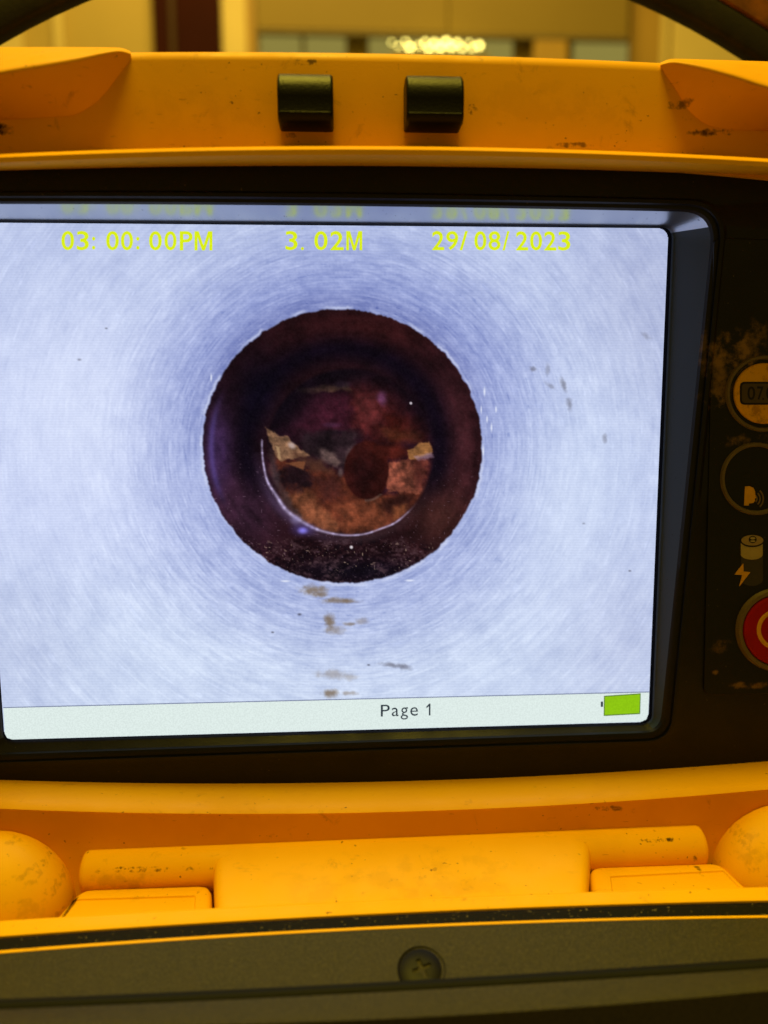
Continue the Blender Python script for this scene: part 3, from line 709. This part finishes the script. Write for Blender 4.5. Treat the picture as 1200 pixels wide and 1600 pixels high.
text('distance_text', [cap('3', 446, 465), ('.', 470, 475, B - 5, B), cap('0', 491, 512), cap('2', 516, 537), cap('M', 541, 566)], M_ytext, .00008, .014, .002)
text('date_text', [cap('2', 675, 694), cap('9', 697, 716), cap('/', 718, 731), cap('0', 741, 760), cap('8', 763, 782), cap('/', 785, 796), cap('2', 806, 825), cap('0', 828, 847), cap('2', 850, 869), cap('3', 872, 891)], M_ytext, .00008, .014, .003)
text('page_text', [('P', 595, 609, 1101, 1119.5), ('a', 612, 623, 1106, 1119.5), ('g', 626, 637.5, 1106, 1125), ('e', 641, 653, 1106, 1119.5), ('1', 666, 672.5, 1101, 1119.5)], M_ink, .00010, .0, -.025)

# ---------------------------------------------------------------- control panel at the right of the screen
Yp = lambda x, y: Yb_(x, y)
M_ring = simple('dull_bronze_ring', (0.15, 0.105, 0.045), .5, .4, .5, 300)
tby = NT('worn_yellow_print')
M_ydisc = tby.out(tby.mix(tby.math('MULTIPLY', tby.ramp(tby.noise(330, 5, .7), .48, .66), .7), (0.80, 0.40, 0.002), (0.34, 0.15, 0.003)), .6, .10)
M_yicon = simple('yellow_print', (0.75, 0.38, 0.004), .6, .12, .3, 400)
M_cream_ic = simple('cream_print', (0.42, 0.33, 0.14), .5, .4, .3, 500)
M_dark_ic = simple('grey_print', (0.035, 0.028, 0.018), .5, .4, .3, 500)
M_red = simple('red_button_plastic', (0.34, 0.003, 0.001), .5, .15, .25, 200)
M_blackink = simple('black_print', (0.006, 0.005, 0.004), .5, .3, .2, 400)
def Yat(px, py, d=0): return lambda x, y: Yp(x, y) - d
# membrane sheet with a fine raised edge
mem = [at(p[0], p[1], Yp(*p) - .00025) for p in quad_px([(1116, 372), (1318, 380), (1300, 1080), (1100, 1086)], (14, 14, 14, 14), ne=12, nc=5)]
memb = [at(p[0], p[1], Yp(*p) + .0002) for p in quad_px([(1114, 370), (1320, 378), (1302, 1082), (1098, 1088)], (15, 15, 15, 15), ne=12, nc=5)]
V, F = loft([memb, mem], False, True)
mesh_obj('control_panel', V, F, M_bez, mon, 30); panel = mon
e = .00027
b1o = disc_obj('counter_button', 1193, 615, 47.5, Yat(1193, 615, e), .0007, M_ydisc, panel)
ring_obj('button_ring', 1193, 615, 53, 60, Yat(1193, 615, e), .0006, M_ring, b1o)
rr_ = lambda x0, y0, x1, y1, r: quad_px([(x0, y0), (x1, y0), (x1, y1), (x0, y1)], (r, r, r, r), ne=4, nc=4)
prism_px('counter_icon', rr_(1156, 596.5, 1231, 632.5, 8), Yat(1193, 615, e + .00071), .00005, M_blackink, b1o)
prism_px('counter_icon', rr_(1159, 599.5, 1228, 629.5, 6), Yat(1193, 615, e + .00078), .00005, simple('counter_grey', (0.075, 0.048, 0.014), .5, .4, .3, 400), b1o)
text('counter_digits', [('0', 1164, 1176, 604, 625), ('7', 1179, 1189, 604, 625), ('.', 1187, 1190, 622, 625), ('0', 1193, 1205, 604, 625), ('0', 1209, 1221, 604, 625)], M_blackink, e + .00086, .012, 0, b1o, Yf=Yp)
b2r = ring_obj('speaker_ring', 1182, 748, 50, 57, Yat(1182, 748, e), .0006, M_ring, panel)
for hx, hy in ((1180, 720), (1166, 744), (1191, 743)):
    disc_obj('microphone_hole', hx, hy, 5.2, Yat(hx, hy, e), .00006, M_blackink, b2r, edge=1, ry=4)
prism_px('voice_icon', [(1161.5, 789.5), (1163, 760), (1170, 759.5), (1176, 762), (1178.5, 767), (1179, 773), (1181, 777), (1178, 779), (1178.5, 782), (1176, 785.5), (1169, 786.5), (1169, 789.5)], Yp, e + .00008, M_yicon, b2r)
for k, rad in enumerate((6, 11, 16)):
    cxk, cyk = 1175.5, 779
    o_ = [(cxk + (rad + 1.1) * math.cos(a), cyk + (rad + 1.1) * 1.05 * math.sin(a)) for a in np.linspace(-.85, .85, 9)]
    i_ = [(cxk + (rad - 1.1) * math.cos(a), cyk + (rad - 1.1) * 1.05 * math.sin(a)) for a in np.linspace(.85, -.85, 9)]
    prism_px('voice_icon', o_ + i_, Yp, e + .00008, simple('dim_yellow_print', (0.16, 0.10, 0.03), .5), b2r)
ell = lambda cx, cy, rx, ry, a0, a1, n=20: [(cx + rx * math.cos(a), cy + ry * math.sin(a)) for a in np.linspace(a0, a1, n)]
PI = math.pi
chg = prism_px('charge_icon', ell(1174, 905, 17, 10, 0, PI) + [(1157, 868), (1191, 868)], Yp, e + .00004, M_dark_ic, panel)
prism_px('icon_piece', ell(1173.5, 866, 17, 8, 0, PI) + [(1156.5, 848), (1190.5, 848)], Yp, e + .00010, M_cream_ic, chg)
prism_px('icon_piece', ell(1174, 845, 18.5, 9.5, 0, 2 * PI, 28)[:-1], Yp, e + .00014, M_blackink, chg)
prism_px('icon_piece', ell(1174, 843.8, 17.2, 8.2, 0, 2 * PI, 28)[:-1], Yp, e + .00018, simple('cream_print_top', (0.36, 0.25, 0.11), .5), chg)
prism_px('icon_piece', ell(1174.5, 842.5, 6.2, 5.6, 0, 2 * PI, 24)[:-1], Yp, e + .00022, M_blackink, chg)
prism_px('icon_piece', ell(1174.5, 840.5, 4, 2, 0, 2 * PI, 16)[:-1], Yp, e + .00026, M_cream_ic, chg)
prism_px('icon_piece', ell(1174.5, 845, 4, 1.3, 0, 2 * PI, 16)[:-1], Yp, e + .00026, M_cream_ic, chg)
prism_px('icon_piece', [(1160, 880), (1147, 897), (1158.5, 898), (1154, 915.5), (1171, 893.5), (1160.5, 892.5)], Yp, e + .00016, M_yicon, chg)
pw = disc_obj('power_button', 1214, 984, 54.5, Yat(1214, 984, e), .0011, M_red, panel, edge=5)
ring_obj('button_ring', 1214, 984, 54, 65, Yat(1214, 984, e), .0009, M_ring, pw)
ring_obj('power_symbol', 1214, 984, 24.5, 32.5, Yat(1214, 984, e + .00108), .0001, M_yicon, pw, -PI / 2 + .38, 1.5 * PI - .38)
prism_px('power_symbol', [(1210, 945), (1218, 945), (1218, 980), (1210, 980)], Yat(1214, 984, e + .00108), .0001, M_yicon, pw)
pnl = rr_(1135, 1060, 1140, 1064, 2)

# ---------------------------------------------------------------- hinge and base
hx = np.linspace(-240, 1440, 60)
lower = bpy.data.objects.new('base_case', None); scn.collection.objects.link(lower); lower.location = base_pt
lower.parent = mon; lower.matrix_parent_inverse = world_mat(mon).inverted(); lower['label'] = 'yellow hinged base with dark metal panel'
lower.empty_display_size = .01
# floor of the base behind the rim
f0 = row([(0, 1475), (600, 1445), (1200, 1418)], -.034, hx); f0 = [Vector((p.x, -.040, -.0960)) for p in f0]
f1 = [Vector((p.x, -.004, -.0960)) for p in f0]; f2 = [Vector((p.x, -.004, -.127)) for p in f0]; f3 = [Vector((p.x, -.040, -.127)) for p in f0]
V, F = sweep([f0, f1, f2, f3]); mesh_obj('base_floor', V, F, M_yel2, lower, 30)
# back wall of the hinge well
w0 = row([(0, 1290), (600, 1285), (1200, 1240)], -.0128, hx); w1 = row([(0, 1450), (600, 1425), (1200, 1400)], -.0128, hx)
V, F = sweep([w0, w1, shift(w1, .006), shift(w0, .006)]); mesh_obj('hinge_wall', V, F, M_yel2, lower, 30)
# hinge barrel
A_, B_ = at(131, 1362, -.0165), at(1096, 1321, -.0165); RB = .0052
ax = (B_ - A_).normalized(); n1 = Vector((0, -1, 0)); n2 = ax.cross(n1).normalized(); n1 = n2.cross(ax).normalized()
L = []
for s_, rr0 in ((0, .55), (.0002, .78), (.0007, .92), (.0016, 1.0)): L.append((A_ + ax * s_, RB * rr0))
LB = (B_ - A_).length
L = L + [(A_ + ax * (LB - s_), RB * rr0) for s_, rr0 in ((.0016, 1.0), (.0007, .92), (.0002, .78), (0, .55))]
loops = [[c + (n1 * math.cos(a) + n2 * math.sin(a)) * r_ for a in np.linspace(0, 2 * PI, 40, endpoint=False)] for c, r_ in L]
V, F = loft(loops, True, True); mesh_obj('hinge_barrel', V, F, M_yel2, lower, 50)
# central leaf
def leaf():
    X = np.concatenate([[336, 338, 343, 352], np.linspace(370, 890, 20), [904, 912, 916, 918]])
    dips = np.array([.0034, .0018, .0007, .0002] + [0] * 20 + [.0002, .0007, .0018, .0034])
    def r(pts, Y): return [p + Vector((0, 0, -d)) for p, d in zip(row(pts, Y, X), dips)]
    xw = [p.x for p in row([(131, 1362), (1096, 1321)], -.0165, X)]
    axp = [A_ + (B_ - A_) * ((x - A_.x) / (B_.x - A_.x)) for x in xw]
    def onb(deg, k=1.012): return [p + (n1 * math.cos(math.radians(deg)) + Vector((0, 0, 1)) * math.sin(math.radians(deg))) * RB * k + Vector((0, 0, -d)) for p, d in zip(axp, dips)]
    end = r([(131, 1445), (600, 1422), (1096, 1402)], -.0385)
    st = onb(58); mid = lambda t, sag: [a.lerp(b, t) + Vector((0, 0, sag)) for a, b in zip(st, end)]
    rows = [onb(100, .97), onb(85), onb(70), st, mid(.2, -.0002), mid(.45, -.0004), mid(.75, -.0002), end]
    rows.append(shift(rows[-1], 0, -.01)); rows.append(shift(rows[0], 0, -.012))
    V, F = sweep(rows); mesh_obj('hinge_leaf', V, F, M_yel2, lower, 45)
leaf()
# two raised catch pads
def pad(outer, inner, lab, ydep):
    z = at(sum(p[0] for p in outer[:2]) / 2, sum(p[1] for p in outer[:2]) / 2, ydep).z
    O = [at_z(x, y, z) for x, y in outer]; I = [at_z(x, y, z) for x, y in inner]
    n = len(O); ctr = sum(O, Vector()) / n
    def inset(L, k): 
        c = sum(L, Vector()) / len(L); return [p + (c - p).normalized() * k for p in L]
    U = lambda L, d: [p + Vector((0, 0, d)) for p in L]
    loops = [U(O, -.006), U(O, -.0012), U(inset(O, .0004), -.0004), U(inset(O, .0012), 0), U(I, 0), U(inset(I, .00025), -.00035), U(inset(I, .0006), -.0003)]
    V, F = loft(loops, False, True); o = mesh_obj('catch_pad', V, F, M_yel2, lower, 50); o['label'] = lab
def rpoly(c, rad, k=5):
    out = []; n = len(c)
    for i in range(n):
        p, a, b = (np.array(c[j], float) for j in (i, i - 1, (i + 1) % n)); 
        u = p + (a - p) / np.linalg.norm(a - p) * rad; v = p + (b - p) / np.linalg.norm(b - p) * rad
        out += [tuple(q) for q in bez(u, p, v, k)]
    return out
pad(rpoly([(126, 1389), (331, 1382), (330, 1470), (44, 1482)], 14), rpoly([(116, 1405), (306, 1399), (303, 1458), (70, 1470)], 2), 'left catch pad', -.0235)
pad(rpoly([(919, 1354), (1126, 1347), (1224, 1440), (935, 1448)], 14), rpoly([(953, 1369), (1131, 1360), (1193, 1424), (962, 1436)], 2), 'right catch pad', -.0235)
# rounded corner domes
def dome(px, py, Y, r, sy, sz, lab):
    c = at(px, py, Y); bm = bmesh.new(); bmesh.ops.create_uvsphere(bm, u_segments=40, v_segments=24, radius=r)
    bmesh.ops.scale(bm, verts=bm.verts, vec=(1, sy, sz)); bmesh.ops.translate(bm, verts=bm.verts, vec=c)
    me = bpy.data.meshes.new('corner_dome'); bm.to_mesh(me); bm.free()
    o = link_mesh('corner_dome', me, M_yel2, lower, 80); o['label'] = lab
dome(-12, 1428, -.021, .0180, .8, 1.02, 'rounded left corner of the base'); dome(1232, 1378, -.021, .0180, .8, 1.02, 'rounded right corner of the base')
# front rim of the base
RT = [(0, 1439), (600, 1406), (1200, 1386)]; RBm = [(0, 1463), (600, 1427), (1200, 1407)]
r0 = row(RT, -.0375, hx); r1 = row(off(RT, 4), -.0383, hx); rm = row([(x, (a + b) / 2 + 2) for (x, a), (_, b) in zip(RT, RBm)], -.0397, hx)
r2 = row(off(RBm, -3), -.0409, hx); r3 = row(RBm, -.0412, hx)
V, F = sweep([shift(r0, .0008, -.0008), r0, r1, rm, r2, r3, shift(r3, 0, -.012), shift(r0, 0, -.014)]); mesh_obj('base_rim', V, F, M_yel2, lower, 50)
tg = NT('black_gasket')
gd = tg.math('MULTIPLY', tg.ramp(tg.noise(1500, 2), .66, .70), tg.ramp(tg.noise(160, 3), .36, .5))
tg.bump(tg.noise(900, 3), .35)
M_gas = tg.out(tg.mix(gd, (0.004, 0.0035, 0.001), (0.15, 0.12, 0.05)), .75, .15)
GB = [(0, 1486), (600, 1448), (1200, 1431)]
g0 = shift(row(RBm, -.0410, hx), .0002, -.0012); g0b = row(off(RBm, 3), -.0416, hx); g1 = row([(x, y + 11) for x, y in RBm], -.0432, hx); g2 = row(GB, -.0452, hx)
V, F = sweep([g0, g0b, g1, g2, shift(g2, 0, -.01), shift(g0, 0, -.01)]); mesh_obj('gasket', V, F, M_gas, lower, 60)
LE = [(0, 1489.5), (600, 1451), (1200, 1433.5)]
l0 = shift(row(off(GB, 0), -.0452, hx), 0, 0.0001); l1 = row(off(GB, 1.5), -.0455, hx); l2 = row(LE, -.0458, hx)
V, F = sweep([l0, l1, l2, shift(l2, 0, -.012), shift(l0, 0, -.012)]); mesh_obj('rim_edge', V, F, M_yel2, lower, 60)
# dark textured metal panel in front
tp = NT('textured_metal')
gr = tp.noise(2600, 4, .7)
cp = tp.mix(tp.ramp(gr, .38, .68), (0.011, 0.0085, 0.003), (0.046, 0.035, 0.011))
cp = tp.mix(tp.math('MULTIPLY', tp.ramp(tp.noise(70, 5), .45, .7), .4), cp, (0.030, 0.021, 0.006))
tp.bump(gr, .55, .0004)
M_metal = tp.out(cp, .55, .35)
PB = [(0, 1572), (600, 1545), (1200, 1508)]
YP0, YP1 = -.0463, -.0570
p0 = row(off(LE, 1), YP0, hx); p1 = row(PB, YP1, hx)
pb = shift(p1, 0, -.02)
V, F = sweep([p0, p1, pb, shift(p0, 0, -.02)]); metal = mesh_obj('front_panel', V, F, M_metal, lower, 40)
# proud ridge and the front edge below it
M_ridge = simple('dark_ridge_trim', (0.004, 0.004, 0.004), .7, .15, .3, 300, .2)
q0 = row(off(PB, -12), -.0563, hx); q0 = shift(q0, 0, -.004); q1 = row(off(PB, -11), -.0573, hx); q2 = row(off(PB, -4), -.0590, hx); q3 = row(off(PB, 7), -.0598, hx); q4 = shift(q3, 0, -.006)
V, F = sweep([q0, q1, q2, q3, q4]); mesh_obj('ridge', V, F, M_ridge, lower, 60)
E1 = [(0, 1602), (600, 1590), (1200, 1546)]
k0 = row(off(PB, 5), -.0599, hx); k1 = row(off(E1, -6), -.0640, hx); k2 = row(off(E1, 2), -.0648, hx); k3 = row(off(E1, 8), -.0648, hx); k4 = shift(k3, .0015, -.01); k5 = shift(k3, .0015, -.028); k6 = shift(k0, 0, -.03)
V, F = sweep([k0, k1, k2, k3, k4, k5, k6]); mesh_obj('front_edge', V, F, M_metal, lower, 40)
# countersunk screw
def screw(px, py):
    f = (1511 - 1450.) / (1540 - 1450.)
    Yc = YP0 + (YP1 - YP0) * .56
    a, b, c = at(px, py, Yc), at(px + 50, py - 1.8, Yc), None
    up = (Vector(p0[len(p0) // 2]) - Vector(p1[len(p1) // 2])).normalized()
    exx = (b - a).normalized(); nn = exx.cross(up).normalized()
    if nn.z < 0: nn = -nn
    up = nn.cross(exx).normalized()
    # exact point on the panel plane
    d = ray(px, py); q = Vector(p0[len(p0) // 2]); t = (q - CAM_P).dot(nn) / d.dot(nn); C0 = CAM_P + d * t
    pt = lambda r, a_, h: C0 + exx * (r * math.cos(a_)) + up * (r * math.sin(a_)) + nn * h
    R_ = .0043; N = 48; ang = np.linspace(0, 2 * PI, N, endpoint=False)
    ringm = simple('screw_black_steel', (0.003, 0.0022, 0.0012), .5, .14, .5, 900)
    V, F = loft([[pt(R_ * k, a_, h) for a_ in ang] for k, h in ((1.07, .00002), (1.03, .00025), (.99, .0002), (.96, .00002))])
    o = mesh_obj('screw_rim', V, F, ringm, lower, 60)
    bm = bmesh.new(); w, l = .00042, .00185
    cross = [(w, w), (l, w), (l, -w), (w, -w), (w, -l), (-w, -l), (-w, -w), (-l, -w), (-l, w), (-w, w), (-w, l), (w, l)]
    ca, sa = math.cos(.35), math.sin(.35); cross = [(x * ca - y * sa, x * sa + y * ca) for x, y in cross]
    cp3 = lambda h, k=1.0: [C0 + exx * x * k + up * y * k + nn * h for x, y in cross]
    vo = [bm.verts.new(pt(R_ * .95, a_, .00004)) for a_ in ang]; vm = [bm.verts.new(pt(R_ * .72, a_, .00042)) for a_ in ang]
    vc = [bm.verts.new(p) for p in cp3(.00050)]; vd = [bm.verts.new(p) for p in cp3(-.0014, .7)]
    for i in range(N):
        j = (i + 1) % N; bm.faces.new((vo[i], vo[j], vm[j], vm[i]))
    for i in range(12):
        j = (i + 1) % 12; bm.faces.new((vc[i], vc[j], vd[j], vd[i]))
    bm.faces.new(vd)
    edges = [bm.edges.get((vm[i], vm[(i + 1) % N])) for i in range(N)] + [bm.edges.get((vc[i], vc[(i + 1) % 12])) for i in range(12)]
    bmesh.ops.triangle_fill(bm, edges=edges, use_beauty=True)
    bmesh.ops.recalc_face_normals(bm, faces=bm.faces)
    me = bpy.data.meshes.new('screw_head'); bm.to_mesh(me); bm.free()
    link_mesh('screw_head', me, ringm, lower, 35)
screw(659, 1515)
